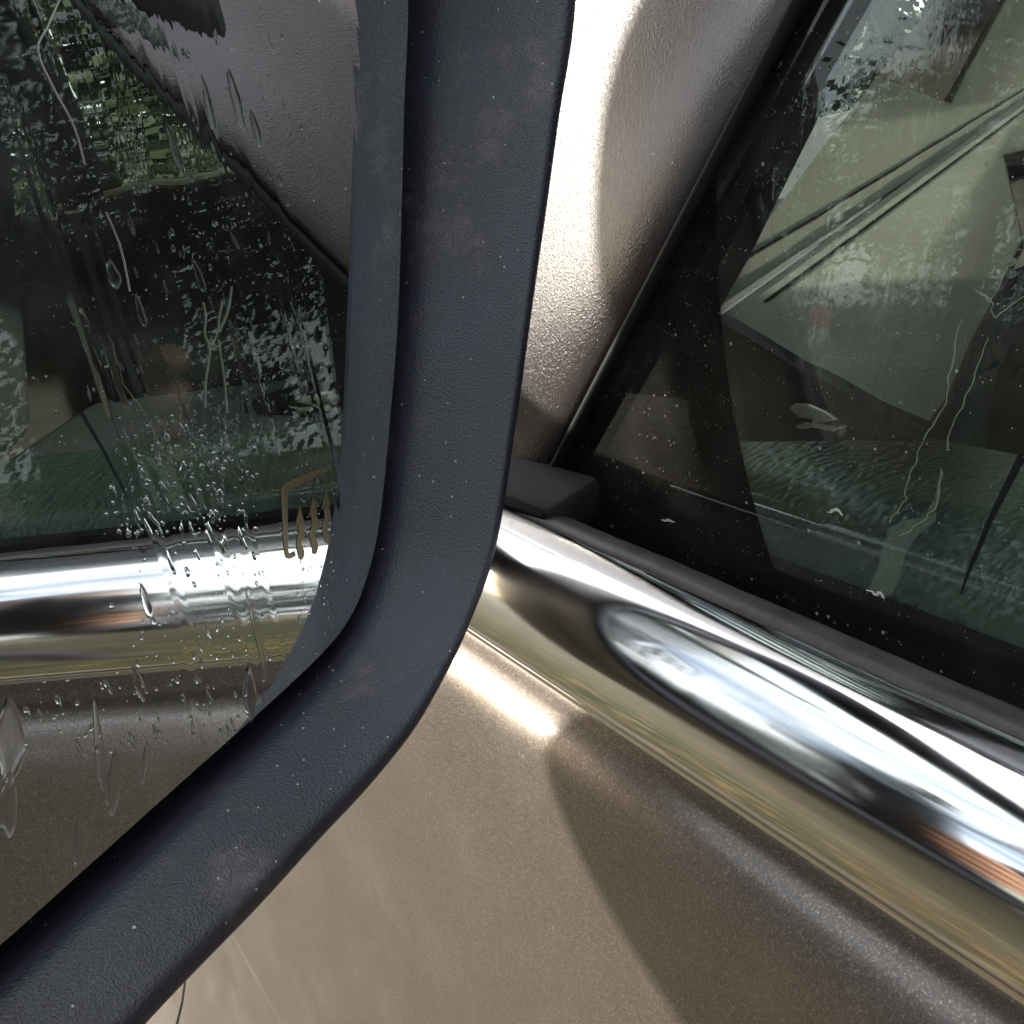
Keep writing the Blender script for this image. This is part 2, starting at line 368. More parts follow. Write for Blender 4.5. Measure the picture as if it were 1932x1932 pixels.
TREES = [
 # x, y, kind, scale, label
 (6.2, 9.0, 'e', .95, 'tall dark evergreen tree beyond the bonnet, nearest the windscreen pillar'),
 (9.5, 7.2, 'f', 1.0, 'bushy dark evergreen tree seen through the windscreen at the right edge'),
 (5.0, 12.5, 'b', 1.05, 'bare branching tree beyond the bonnet between two evergreens'),
 (7.9, 10.9, 'b2', 1.0, 'thin bare tree standing behind the evergreen beyond the bonnet'),
 (12.5, 10.0, 'e', 1.1, 'large evergreen tree at the far right beyond the bonnet'),
 (10.5, 3.2, 'b', 1.0, 'bare tree across the drive level with the windscreen'),
 (11.0, -1.5, 'f', .9, 'bushy evergreen across the drive from the passenger window'),
 (9.0, -3.2, 'y', 1.0, 'yellow leaved tree across the drive from the passenger seat'),
 (5.6, -1.6, 'f', .62, 'small bushy evergreen beside the drive, nearest the passenger window'),
 (6.6, -3.4, 'e', .75, 'small conical evergreen beside the drive behind the passenger window'),
 (6.0, .5, 'f', .65, 'small bushy evergreen beside the drive ahead of the passenger window'),
 (5.2, -3.0, 'f', .55, 'low evergreen bush closest to the drive on the passenger side'),
 (9.5, -6.8, 'e', 1.0, 'conical evergreen across the drive behind the passenger door'),
 (7.0, -9.0, 'b2', 1.1, 'bare spreading tree at the back of the drive'),
 (-6.8, -8.2, 'b', 1.0, 'bare tree on the grass behind the photographer'),
 (-9.2, -4.8, 'f', 1.0, 'bushy evergreen on the grass behind the photographer'),
 (-8.2, -.8, 'y', .9, 'small yellow autumn tree on the grass to the left'),
 (-10.5, 2.6, 'b', 1.1, 'tall bare tree on the grass to the left of the car'),
 (-5.8, 3.9, 'e', .8, 'dense conical evergreen added nearest the driver side to darken reflections'),  # this and the next two are added to darken the side window's reflections
 (-8.4, 6.0, 'f', .85, 'dense bushy evergreen added ahead and left of the car to darken reflections'),
 (-6.3, .9, 'f', .75, 'low bushy evergreen added level with the side mirror to darken reflections'),
 (-8.0, 3.2, 'e', 1.0, 'tall conical evergreen behind the nearest ones on the left'),
 (-12.0, 10.2, 'e', .9, 'conical evergreen added ahead on the left to shade the grass'),  # out of view, added so the grass mirrored in the window lies in shade
 (-9.6, 8.2, 'f', 1.0, 'bushy evergreen ahead and far left of the car'),
 (-4.0, 16.5, 'f', 1.0, 'bushy evergreen far ahead, left of the bare tree'),
 (-.6, 12.5, 'b', 1.0, 'bare tree straight ahead of the car'),
 (-1.0, -13, 'e', 1.1, 'conical evergreen at the end of the drive behind the car'),
 (1.2, 14, 'f', 1.0, 'bushy evergreen ahead of the car at the end of the drive'),
]
for (x, y, k, s, lab) in TREES:
    t = bpy.data.objects.new({'e': 'conifer_tree', 'f': 'evergreen_tree', 'b': 'bare_tree', 'b2': 'bare_tree', 'y': 'autumn_tree'}[k], None)
    COL.objects.link(t); t.location = (x, y, -.05); t.scale = (s, s, s); t.rotation_euler = (0, 0, random.random()*6)
    tag(t, lab, 'tree', 'trees round the drive')
    link('trunk', {'e': tr_tall, 'f': tr_tall, 'y': tr_bare[1], 'b': tr_bare[0], 'b2': tr_bare[1]}[k], None, t)
    if k in 'efy': link('crown', {'e': cr_ev[0], 'f': cr_ev[1], 'y': cr_ye}[k], None, t)

# ------------------------------------------------------------------ the car
car = bpy.data.objects.new('car', None); COL.objects.link(car)
tag(car, 'bronze metallic car seen close up, with chrome belt trim and a black side mirror', 'car')
# chrome trim under the window
chrome_prof = [(.0085, 1.0590), (.0095, 1.0642), (.0040, 1.0645), (-.0020, 1.0625), (-.0070, 1.0580), (-.0105, 1.0520), (-.0122, 1.0455), (-.0120, 1.0400), (-.0110, 1.0358), (-.0100, 1.0338), (-.0096, 1.0322), (-.0060, 1.0312), (.0030, 1.030)]
trim = sweep_y('chrome_trim', chrome_prof, .075, -1.05, M_chrome, car, 60, label='polished chrome belt moulding under the front window, dusty with fine scratches', ang=60, spl=7)
belt_prof = [(.0295, 1.048), (.0285, 1.0540), (.0240, 1.0582), (.0190, 1.0625), (.0145, 1.0642), (.0112, 1.0632), (.0100, 1.0590), (.0100, 1.050)]
wave = lambda v: v + Vector((0, 0, .0004*noise.noise(Vector((0, v.y*30, 3)))+.0002*noise.noise(Vector((0, v.y*140, v.x*100)))))
sweep_y('belt_seal', belt_prof, .07, -1.05, M_belt, car, 260, fn=wave, label='brown-grey rubber wiper strip between the chrome trim and the window glass', ang=70)
sweep_y('inner_seal', [(.0365, 1.045), (.0367, 1.0565), (.039, 1.0578), (.043, 1.0570), (.045, 1.045)], .10, -1.05, M_soft, car, 4, ang=70)
# door skin
door_prof = [(.010, 1.040), (.006, 1.026), (.0015, 1.0195), (-.0035, 1.0168), (-.0078, 1.0135), (-.0112, 1.0075), (-.0132, .9980), (-.0148, .9840), (-.0168, .9620), (-.0195, .9300), (-.0230, .880), (-.030, .78), (-.040, .66), (-.047, .60), (-.050, .585), (-.060, .52), (-.095, .42), (-.150, .33), (-.15, .27), (.0, .25)]
door = sweep_y('door', door_prof, .62, -1.05, M_paint, car, 30, label='bronze metallic front door with a rolled shoulder below the chrome trim', ang=60)
rear_door = sweep_y('rear_door', door_prof, -1.056, -2.0, M_paint, car, 10, ang=60)
quarter = sweep_y('quarter_panel', door_prof, -2.006, -3.1, M_paint, car, 10, ang=60)
fender = sweep_y('front_wing', door_prof, .626, 1.35, M_paint, car, 16, ang=60)
sweep_y('chrome_trim', chrome_prof, -1.056, -2.0, M_chrome, car, 10, label='polished chrome moulding continuing along the rear door', ang=60)
# far side of the body
for (y0, y1, nm) in ((1.15, -1.05, 'door'), (-1.056, -3.1, 'rear_door')):
    sweep_y(nm, [(1.86-x, z) for x, z in door_prof], y0, y1, M_paint, car, 8, ang=60, label='bronze metallic door on the passenger side')
# floor, nose, tail, wheels
box('floor_pan', (.93, -.9, .36), (1.78, 4.0, .06), M_soft, car)
box('front_bumper', (.93, 1.22, .55), (1.84, .22, .42), M_paint, car, .07)
for x in (.16, 1.70): box('headlight', (x, 1.19, .86), (.26, .14, .16), M_lamp, car, .03)
box('grille', (.93, 1.20, .82), (1.0, .10, .18), M_soft, car, .02)
box('tailgate', (.93, -3.12, .85), (1.76, .10, .9), M_paint, car, .04)
for x in (.08, 1.78): box('tail_light', (x, -3.16, .95), (.14, .08, .3), M_red, car, .02)
for x in (.09, 1.77):
    for y in (.62, -2.3):
        bm = bmesh.new(); add_tube(bm, [(x-.1, y, .34), (x-.085, y, .34), (x+.085, y, .34), (x+.1, y, .34)], [.31, .34, .34, .31], 40)
        wh = from_bm('tyre', bm, M_tyre, car, True, ang=30)
        bm = bmesh.new(); add_tube(bm, [(x-.107, y, .34), (x+.107, y, .34)], .20, 30); from_bm('rim', bm, M_alloy, wh, True, ang=30)
# bonnet: gently crowned sheet from the windscreen base forward
def hoodz(x, y):
    a = (x-.93)/.93
    return 1.064 - .035*a**6 - .05*max(0, (y-.55)/.6)**2 - .10*max(0, abs(a)-.88)/.12
grid('bonnet', -.0, 1.86, .05, 1.16, 60, 40, lambda x, y: hoodz(x, y), M_paint, parent=car, label='sunlit bronze bonnet seen through the windscreen')

# ---- glass plane of the front door window (leans inboard going up)
GX, GZ, TH = .0325, 1.05, .16
GN = Vector((-1, 0, TH)).normalized()
def gx(z): return GX + (z-GZ)*TH
def gpt(x, y, off=0.): return onplane(x, y, Vector((GX, 0, GZ)) - GN*(-off), GN)
# door glass: big sheet, front edge follows the raked pillar
fe0 = gpt(1040, 925); fe1 = gpt(1535, 0)
dz = (fe1.y-fe0.y)/(fe1.z-fe0.z)
def fy(z): return fe0.y+(z-fe0.z)*dz
gl_out = []
for z in (1.02, 1.2, 1.40): gl_out.append((gx(z), fy(z)+.012, z))
gl_out += [(gx(1.46), fy(1.40)-.06, 1.46), (gx(1.46), -1.0, 1.46), (gx(1.02), -1.02, 1.02)]
win = prism('window_glass', gl_out, (.0035, 0, 0), M_win, car, label='green tinted front door window glass with dust and dried water marks')
# black printed border / run channel in front of the glass edge, thin raised lip
sail_off = .006
def spt(x, y, off): return onplane(x, y, Vector((GX, 0, GZ))+GN*off, GN)
# sail panel: curved sheet, built in pillar coordinates (a: along the pillar edge, b: towards the front)
ea = (fe1-fe0).normalized(); eb = GN.cross(ea); eb = eb if eb.y > 0 else -eb
NA, NB = 90, 70
def abc(x, y):
    p = spt(x, y, .006)-fe0; return Vector((p.dot(ea), p.dot(eb)))
q1, q2 = abc(1390, 0), abc(1010, 640)
fd = (q1-q2).normalized(); fn_ = Vector((fd.y, -fd.x))
if fn_.y < 0: fn_ = -fn_
vs = []; fs = []
L0, L1 = -.012, .33
for j in range(NA+1):
    a = L0+(L1-L0)*j/NA
    for i in range(NB+1):
        b = (i/NB)*.20
        e = (Vector((a, b))-q2).dot(fn_)                # > 0 in front of the soft fold
        fold = math.log(1+math.exp(max(-30, min(30, e/.004))))*.004
        wgt = 1/(1+math.exp(max(-30, min(30, -e/.006))))
        h = .0075 - .0030*math.exp(-b/.004)
        h += -.05*fold - wgt*.5*1.2*max(0, a-.0)**2
        vs.append(fe0 + ea*a + eb*b + GN*h)
for j in range(NA):
    for i in range(NB):
        k = j*(NB+1)+i; fs.append((k, k+1, k+NB+2, k+NB+1))
sail = mesh('mirror_mount_panel', vs, fs, M_sail, car, True, label='grained warm grey plastic panel behind the mirror, glaring white where the sun strikes it')
md = sail.modifiers.new('thickness', 'SOLIDIFY'); md.thickness = .004; md.offset = -1 if sail.data.polygons[0].normal.dot(GN) > 0 else 1
# raised dark lip along the pillar edge
def lip(a, o, h): return fe0+ea*a+eb*o+GN*h
bm = bmesh.new(); add_tube(bm, [lip(-.004+.34*k/20, -.0012, .0052) for k in range(21)], .0016, 8); from_bm('edge_lip', bm, M_blacktrim, car, True)
# rubber corner block where the sail meets the belt line
prism('corner_block', [(.030, .030, 1.070), (.030, -.006, 1.071), (.012, -.004, 1.0665), (.006, .08, 1.067), (.03, .085, 1.085)], (0, 0, -.012), M_black, car, bevel=.0015)

# ---- A pillar inside the glass and the black triangle above the door pad
def ip(x, y, X): return onplane(x, y, (X, 0, 0), (1, 0, 0))
X0 = .062
pts = [ip(x, y, X0) for x, y in ((1672, -40), (1640, 40), (1500, 318), (1420, 480), (1352, 600), (1346, 640), (1350, 800), (1150, 812), (1075, 900), (1000, 960), (930, 960), (1440, -40))]
top = pts[0]; tf = pts[-1]
up = (pts[0]-pts[2]); up *= .5/up.length
pts2 = [pts[0]+up] + pts + [tf+up]
prism('pillar_trim', pts2, (.010, .012, 0), M_blacktrim, car, label='black windscreen pillar trim inside the window edge', bevel=.002)
# dash end and cheek
X1 = .066
cheek = [ip(x, y, X1) for x, y in ((1352, 602), (1430, 648), (1500, 692), (1560, 720), (1650, 772), (1742, 812), (1742, 835), (1600, 833), (1400, 836), (1250, 850), (1250, 640))]
prism('dash_end_panel', cheek, (.006, .002, 0), M_blacktrim, car, label='black trim cheek at the end of the dashboard with a small vent hole', bevel=.0008)
# vent hole as a dark plate; the chrome's gleam is painted as pale slivers
hole = [ip(x, y, X1-.0012) for x, y in ((1494, 765), (1500, 757), (1520, 755), (1545, 762), (1568, 774), (1588, 790), (1600, 799), (1575, 803), (1545, 800), (1520, 797), (1502, 785))]
ho = prism('opening', hole, (-.0008, 0, 0), M_soft, car, label='dark plate standing for the shaded vent hole in the black dash cheek')
g = [ip(x, y, X1-.0026) for x, y in ((1497, 768), (1506, 760), (1530, 762), (1560, 775), (1585, 792), (1560, 796), (1530, 789), (1512, 786), (1503, 778))]
M_gleam = MT('pale_chrome_gleam', (.80, .70, .60), .3, .3).m
prism('chrome_gleam', g, (-.0008, .0004, 0), M_gleam, ho, bevel=.0002)
g2 = [ip(x, y, X1-.0030) for x, y in ((1502, 803), (1520, 796), (1534, 799), (1536, 793), (1540, 797), (1580, 806), (1600, 803), (1575, 813), (1535, 805), (1516, 809))]
prism('chrome_gleam', g2, (-.0006, 0, 0), M_gleam, ho)

# ---- dashboard top
def dashz(x, y):
    return 1.0885 + .035*(y-.0) - .0*x
DN = Vector((0, -.035, 1)).normalized(); DP = Vector((0, 0, 1.0885))
def dpt(x, y, lift=0.): return onplane(x, y, DP+DN*lift, DN)
near = [dpt(1350, 598), dpt(1425, 640), dpt(1500, 690), dpt(1570, 724), dpt(1740, 815)]
ws = [dpt(1350, 592), dpt(1600, 412), dpt(1932, 186)]
wd = (ws[2]-ws[0]); wd.normalize()
far = [ws[0]+wd*t for t in (0, .3, .6, .9)]
for i, p in enumerate(far): p.y -= .0
dsh = near + [dpt(1790, 745), dpt(1835, 640), dpt(1932, 450), Vector((.42, .13, dashz(0, .13))), Vector((.62, .10, dashz(0, .10))), Vector((.70, .02, dashz(0, .02))), Vector((1.70, .0, dashz(0, .0))), Vector((1.76, .05, dashz(0, .05))), Vector((1.3, ws[2].y, dashz(0, ws[2].y)))] + far[::-1][:-1]
D = prism('dashboard', [Vector(p) for p in dsh], (0, 0, -.005), M_dash, car, label='taupe grained dashboard top lit through the windscreen', bevel=.0015, seg=2)
box('dash_front', (.95, .17, .86), (1.62, .16, .34), M_blacktrim, car, .03)
# windscreen base: green glass edge line and dark gasket
def wsp(t, dy=0, dzz=0): p = ws[0]+wd*t; return Vector((p.x, p.y+dy, p.z+dzz))
bm = bmesh.new(); add_tube(bm, [wsp(t*.06-.02, .003, .001) for t in range(18)], .0026, 8)
q = MT('green_glass_edge', (.07, .13, .06), .3); from_bm('windscreen_edge', bm, q.m, car, True, label='green edge of the windscreen glass along the dashboard')
bm = bmesh.new(); add_tube(bm, [wsp(t*.06+.02, -.013, -.0003) for t in range(18)], .0008, 6)
q = MT('dash_gasket', (.085, .07, .065), .8); from_bm('dash_seam', bm, q.m, car, True)
# windscreen glass
top_y, top_z = -.62, 1.55
a0 = wsp(-.03, .002, -.002); a1 = wsp(1.0, .002, -.002)
wv = [a0, a1, Vector((1.6, .30, a1.z)), Vector((1.78, .05, a0.z)), Vector((1.62, top_y, top_z)), Vector((.93, top_y-.02, top_z+.03)), Vector((.24, top_y, top_z))]
vs = []; fs = []
n = 16
base = [a0.lerp(a1, k/10) for k in range(11)] + [Vector((1.2, a1.y+.0, a1.z)), Vector((1.6, .25, a1.z)), Vector((1.78, .04, a0.z))]
for j in range(n+1):
    t = j/n
    for i, p in enumerate(base):
        u = i/(len(base)-1); tp = Vector((.115+1.63*((p.x-base[0].x)/(base[-1].x-base[0].x)), top_y, top_z+.03*math.sin(math.pi*u)))
        vs.append(p.lerp(tp, t)+Vector((0, .03*math.sin(math.pi*t), .02*math.sin(math.pi*t))))
nb = len(base)
for j in range(n):
    for i in range(nb-1): k = j*nb+i; fs.append((k, k+1, k+nb+1, k+nb))
mesh('windscreen', vs, fs, M_wind, car, True, label='tinted windscreen seen through the side window')
# ---- door top pad (leather)
pad = [(.044, 1.030), (.046, 1.052), (.056, 1.060), (.072, 1.0640), (.092, 1.0650), (.110, 1.0640), (.122, 1.0610), (.129, 1.052), (.132, 1.030), (.136, .98), (.14, .80), (.13, .6)]
def padf(v):
    return v+Vector((.0, 0, .0025*noise.noise(Vector((v.x*14, v.y*7, 0)))+.0008*noise.noise(Vector((v.x*60, v.y*35, 2)))))
sweep_y('door_pad', pad, .07, -1.0, M_leather, car, 220, fn=padf, label='green-black creased leather pad along the top of the door inside the glass', ang=80)
sweep_y('door_pad', [(1.86-x, z) for x, z in pad],   .02, -1.0, M_blacktrim, car, 20, label='black pad along the top of the passenger door', ang=80)

# ---- steering wheel, column, cluster
wc = Vector((.44, .015, .872)); wn = Vector((0, -.86, .51)).normalized(); wu = Vector((1, 0, 0)); wvv = wn.cross(wu)
ringp = [wc+wu*math.cos(a)*.185+wvv*math.sin(a)*.185 for a in [2*math.pi*k/64 for k in range(65)]]
bm = bmesh.new(); add_tube(bm, ringp, .0155, 12, False); bmesh.ops.remove_doubles(bm, verts=bm.verts, dist=1e-5)
sw = from_bm('steering_wheel', bm, M_wheelrim, car, True, label='dark teal-grey steering wheel rim behind the tinted glass')
bm = bmesh.new(); add_tube(bm, [wc-wn*.05, wc+wn*.01, wc+wn*.025], [.075, .07, .05], 28); from_bm('hub', bm, M_blacktrim, sw, True, ang=40)
for a in (R_(10), R_(170), R_(270)):
    tube('spoke', [wc+wu*math.cos(a)*.06+wvv*math.sin(a)*.06-wn*.01, wc+wu*math.cos(a)*.18+wvv*math.sin(a)*.18], [.024, .013], M_blacktrim, sw)
tube('steering_column', [wc-wn*.05, wc-wn*.35], .045, M_blacktrim, car)
tube('indicator_stalk', [wc-wn*.07+Vector((-.03, 0, 0)), wc-wn*.06+Vector((-.15, -.03, .03))], [.006, .009], M_blacktrim, car)
box('instrument_hood', (.50, .24, 1.045), (.36, .12, .055), M_blacktrim, car, .02)
# ---- seats
def seat(x, y, lab):
    s = box('seat', (x, y, .62), (.52, .54, .18), M_seat, car, .06, label=lab)
    r = Matrix.Rotation(R_(-16), 3, 'X')
    box('seat_backrest', (x, y-.36, .98), (.50, .15, .68), M_seat, s, .06, rot=r)
    box('headrest', (x, y-.47, 1.40), (.28, .11, .19), M_seat, s, .045, rot=r)
seat(.48, -.78, 'charcoal driver seat behind the tinted glass'); seat(1.36, -.78, 'charcoal passenger seat on the far side of the cabin')
box('rear_bench', (.93, -1.75, .6), (1.5, .5, .2), M_seat, car, .06)
box('rear_bench_back', (.93, -2.05, .9), (1.5, .16, .6), M_seat, car, .05)
box('centre_console', (.93, -.45, .6), (.26, .8, .3), M_blacktrim, car, .03)
# ---- far side: window glass, pillar, cream trim
M_head = MT('headlining', (.45, .42, .35), .9).m
FX = lambda z: 1.86-gx(z)
prism('window_glass', [(FX(1.06), .02, 1.06), (FX(1.46), -.42, 1.46), (FX(1.46), -1.0, 1.46), (FX(1.06), -1.0, 1.06)], (.004, 0, 0), M_wind, car, label='passenger door window glass on the far side')
prism('passenger_sail_trim', [(1.77, .06, 1.05), (1.765, -.32, 1.06), (1.74, -.40, 1.2), (1.70, -.52, 1.42), (1.71, -.2, 1.42)], (.012, 0, 0), M_cream, car, label='trim on the passenger side windscreen pillar, its cream standing for sunlight', bevel=.003)
box('belt_rail', (1.79, -.5, 1.067), (.03, 1.0, .016), M_cream, car, .004, label='pale rail along the passenger window')
# B pillars, roof, rear pillars
for sx in (1, -1):
    xx = lambda z: gx(z) if sx > 0 else FX(z)
    for yb, wdt in ((-1.03, .09), (-2.02, .09), (-2.95, .25)):
        prism('pillar', [(xx(1.05), yb-wdt/2, 1.05), (xx(1.05), yb+wdt/2, 1.05), (xx(1.46)+sx*.01, yb+wdt/2-.02, 1.46), (xx(1.46)+sx*.01, yb-wdt/2-.02, 1.46)], (sx*.05, 0, 0), M_blacktrim, car, bevel=.004)
    prism('roof_rail', [(xx(1.45), -.45, 1.45), (xx(1.45), -3.05, 1.45), (xx(1.45)+sx*.03, -3.05, 1.53), (xx(1.45)+sx*.03, -.55, 1.55)], (sx*.05, 0, 0), M_paint, car, bevel=.006)
    pr = [Vector((xx(1.06), .03 if sx < 0 else .12, 1.06)), Vector((xx(1.50), -.55 if sx < 0 else -.50, 1.50))]
    if sx < 0: tube('windscreen_pillar', pr, .03, M_paint, car)
    for (ya, yb) in ((-1.08, -1.97), (-2.07, -2.82)):
        prism('rear_window', [(xx(1.06), ya, 1.06), (xx(1.45), ya-.02, 1.45), (xx(1.45), yb-.02, 1.45), (xx(1.06), yb, 1.06)], (.004, 0, 0), M_win, car)
# outer windscreen pillar on the near side, runs above the mount panel
prism('windscreen_pillar', [fe0+ea*.20+eb*.075+GN*-.004, fe0+ea*.20+eb*.13+GN*-.02, fe0+ea*.62+eb*.02-GN*.02, fe0+ea*.62-eb*.02-GN*.004], (.03, 0, 0), M_paint, car, bevel=.004)
def roofz(x, y): a = (x-.93)/.82; return 1.585-.045*a*a-.03*((y+1.9)/1.3)**2
ro = grid('roof', .12, 1.74, -3.1, -.60, 16, 20, roofz, M_paint, parent=car)
md = ro.modifiers.new('t', 'SOLIDIFY'); md.thickness = .02; md.offset = -1
grid('headlining', .13, 1.73, -3.05, -.62, 8, 10, lambda x, y: roofz(x, y)-.035, M_head, parent=car)

# ------------------------------------------------------------------ side mirror
# outline of the glass in the mirror's plane, clockwise from lower left; columns: u, v, flare width, lip height
OUT = [(-.215, .0100, .0160, .016), (-.160, .0088, .0160, .0165), (-.133, .0100, .0160, .017), (-.1144, .0112, .0160, .018), (-.0963, .0122, .0155, .0185), (-.0817, .0132, .0150, .0195),
       (-.0677, .0145, .0130, .021), (-.0575, .0168, .0105, .022), (-.0490, .0220, .0100, .023), (-.0395, .0330, .0110, .0245), (-.0279, .0545, .0120, .0255), (-.0169, .0775, .0125, .027),
       (-.0080, .1000, .0145, .0285), (.0008, .1230, .0165, .030), (.0095, .1450, .0185, .0315), (.0135, .168, .0185, .032), (.0060, .188, .018, .030), (-.012, .198, .017, .028),
       (-.06, .203, .016, .024), (-.12, .203, .016, .020), (-.18, .197, .016, .018), (-.222, .18, .016, .017), (-.240, .15, .016, .016), (-.245, .10, .016, .016), (-.240, .045, .016, .016), (-.232, .020, .016, .016)]
def cat4(P, n):
    out = []; N = len(P)
    for i in range(N):
        a, b, c, d = P[(i-1) % N], P[i], P[(i+1) % N], P[(i+2) % N]
        for k in range(n):
            t = k/n
            out.append(tuple(.5*((2*b[m])+(c[m]-a[m])*t+(2*a[m]-5*b[m]+4*c[m]-d[m])*t*t+(3*b[m]-a[m]-3*c[m]+d[m])*t**3) for m in range(4)))
    return out
LO = cat4(OUT, 7); NL = len(LO)
NRM = []
for i in range(NL):
    a, b = LO[i-2], LO[(i+2) % NL]; t = Vector((b[0]-a[0], b[1]-a[1])); t.normalize(); NRM.append(Vector((t.y, -t.x)))
# (offset as a multiple of flare width, extra metres), (height as multiple of lip height, extra metres)
PROF = [(0, -.0035, 0, -.009), (.28, .0010, 0, -.0110), (.36, .0014, 0, -.0065), (.40, .0008, .06, 0), (.55, .0004, .34, 0), (.72, .0, .62, 0), (.90, 0, .88, 0), (.96, 0, .955, 0), (1.03, .0001, 1.0, 0), (1.11, .0006, 1.005, 0), (1.16, .0014, .985, 0), (1.18, .0022, .93, 0), (1.20, .0026, .80, 0),
        (1.20, .0030, .5, 0), (1.20, .0030, 0, 0), (1.15, .0020, 0, -.030), (1.0, .001, 0, -.062), (.7, 0, 0, -.090), (.2, -.008, 0, -.118), (0, -.03, 0, -.140), (0, -.07, 0, -.150)]
PR2 = []
for k in range(len(PROF)): PR2.append(PROF[k])
def prof_smooth(P, n=3):
    out = []; N = len(P)
    for i in range(N-1):
        a, b, c, d = P[max(i-1, 0)], P[i], P[i+1], P[min(i+2, N-1)]
        for k in range(n):
            t = k/n; out.append(tuple(.5*((2*b[m])+(c[m]-a[m])*t+(2*a[m]-5*b[m]+4*c[m]-d[m])*t*t+(3*b[m]-a[m]-3*c[m]+d[m])*t**3) for m in range(4)))
    out.append(P[-1]); return out
PS = prof_smooth(PROF, 4)
cen = Vector((-.100, .045))
vs = []
for (o1, o2, h1, h2) in PS:
    for i, (u, v, wd_, hh) in enumerate(LO):
        o = o1*wd_+o2
        p = Vector((u, v))
        if h2 < -.03 and o < 0:
            f = min(1, -o/.075); p = p.lerp(cen, f)
        else: p = p+NRM[i]*o
        if h2 < -.01: p.y -= min(.036, (-h2-.01)*.6)*max(0, 1-max(0, v)/.08)  # unseen chin droops at the back to throw shade on the door shoulder
        vs.append(mp(p.x, p.y, h1*hh+h2))
fs = []
for k in range(len(PS)-1):
    for i in range(NL): a = k*NL+i; b = k*NL+(i+1) % NL; fs.append((a, b, b+NL, a+NL))
fs.append(tuple((len(PS)-1)*NL+i for i in range(NL)))
hous = mesh('side_mirror_housing', vs, fs, M_bezel, car, True, label='navy-black textured plastic mirror housing with deep flared bezel', ang=80)
# plate behind the glass and the arm
tube('mirror_arm', [mp(-.060, .050, -.075), Vector((-.01, .112, 1.102)), Vector((.055, .145, 1.10))], [.020, .022, .024], M_shell, hous, 20)
# mirror glass
q = MT('silvered_mirror', (.86, .90, .885), .0, 1)
q.tc = q.n('ShaderNodeTexCoord').outputs['Object']
sx = q.n('ShaderNodeSeparateXYZ'); q.l(q.tc, sx.inputs[0]); U_, V_ = sx.outputs[0], sx.outputs[1]
# water running down the glass: strong lensing along the right margin, in the upper middle and in a few runs
edge = q.rng(q.math('SUBTRACT', U_, q.math('MULTIPLY', V_, .42)), -.068, -.052)
top_ = q.math('MULTIPLY', q.rng(V_, .092, .118), q.math('MULTIPLY', q.rng(U_, -.090, -.070), q.rng(U_, -.030, -.045)))
run = q.rng(q.noise(95, 2, .5, q.map((1, .06, 1))), .56, .66)
run = q.math('MULTIPLY', run, q.math('MULTIPLY', q.rng(U_, -.125, -.10), .05))
msk = q.math('MAXIMUM', q.math('MAXIMUM', q.math('MULTIPLY', edge, .12), q.math('MULTIPLY', top_, .13)), run)
ripple = q.math('ADD', q.math('MULTIPLY', q.noise(150, 2, .45, q.map((1, .12, 1)), 1.2), .00035), q.math('MULTIPLY', q.noise(50, 1, .4, q.map((1, .30, 1)), .8), .0010))
q.bump(q.math('MULTIPLY', ripple, msk), 1.0)
q.ro(q.rng(q.noise(22, 6, .7, q.map((1, .5, 1))), .50, .75, .0, .05))
M_mirror = q.m
bm = bmesh.new()
bv = [bm.verts.new((u, v, 0)) for u, v, _, _ in LO]; bm.faces.new(bv)
r = bmesh.ops.extrude_face_region(bm, geom=bm.faces[:]); bmesh.ops.translate(bm, vec=(0, 0, -.0025), verts=[v for v in r['geom'] if isinstance(v, bmesh.types.BMVert)])
mg = from_bm('mirror_glass', bm, M_mirror, None, False); mg.matrix_world = MMAT; mg.parent = hous; mg['label'] = 'wet mirror glass reflecting the car side, the chrome trim and the cabin'
# heating symbol etched on the glass
q = MT('etched_symbol', (.30, .24, .14), .35, .6); M_etch = q.m
def ribbon(bm, pix, wds, h=.00012, local=True, fnp=pix_m):
    P = [Vector((*fnp(x, y), h)) for x, y in pix]
    P2 = catmull(P, 4) if len(P) > 2 else P
    N = len(P2); prev = None
    for i, p in enumerate(P2):
        t = (P2[min(i+1, N-1)]-P2[max(i-1, 0)]); t = Vector((t.x, t.y, 0)).normalized(); s = Vector((-t.y, t.x, 0))
        f = i/(N-1)*(len(wds)-1); k = min(int(f), len(wds)-2); ww = wds[k]+(wds[k+1]-wds[k])*(f-k)
        a, b = bm.verts.new(p+s*ww), bm.verts.new(p-s*ww)
        a2, b2 = bm.verts.new(p+s*ww*.8+Vector((0, 0, .0001))), bm.verts.new(p-s*ww*.8+Vector((0, 0, .0001)))
        if prev:
            bm.faces.new((prev[0], a, a2, prev[2])); bm.faces.new((prev[2], a2, b2, prev[3])); bm.faces.new((prev[3], b2, b, prev[1]))
        prev = (a, b, a2, b2)
bm = bmesh.new()
ribbon(bm, [(620, 884), (600, 891), (573, 905), (545, 917), (537, 926), (537, 960), (538, 1000), (540, 1040), (545, 1049), (556, 1044)], [.0005, .0009, .0009, .0006, .0006])
for (hx, hy, pts) in ((565, 953, [(566, 985), (569, 1005), (563, 1025), (568, 1045), (566, 1055)]), (590, 935, [(590, 968), (595, 990), (588, 1010), (594, 1032), (592, 1045)]), (614, 920, [(614, 955), (618, 975), (612, 995), (617, 1015), (616, 1025)])):
    ribbon(bm, pts, [.0007, .0010, .0007, .0010, .0005])
    w2 = 9
    tri = [Vector((*pix_m(hx, hy), .00012)), Vector((*pix_m(hx-w2, hy+42), .00012)), Vector((*pix_m(hx, hy+32), .00012)), Vector((*pix_m(hx+w2, hy+36), .00012))]
    a = [bm.verts.new(p) for p in tri]; bm.faces.new(a)
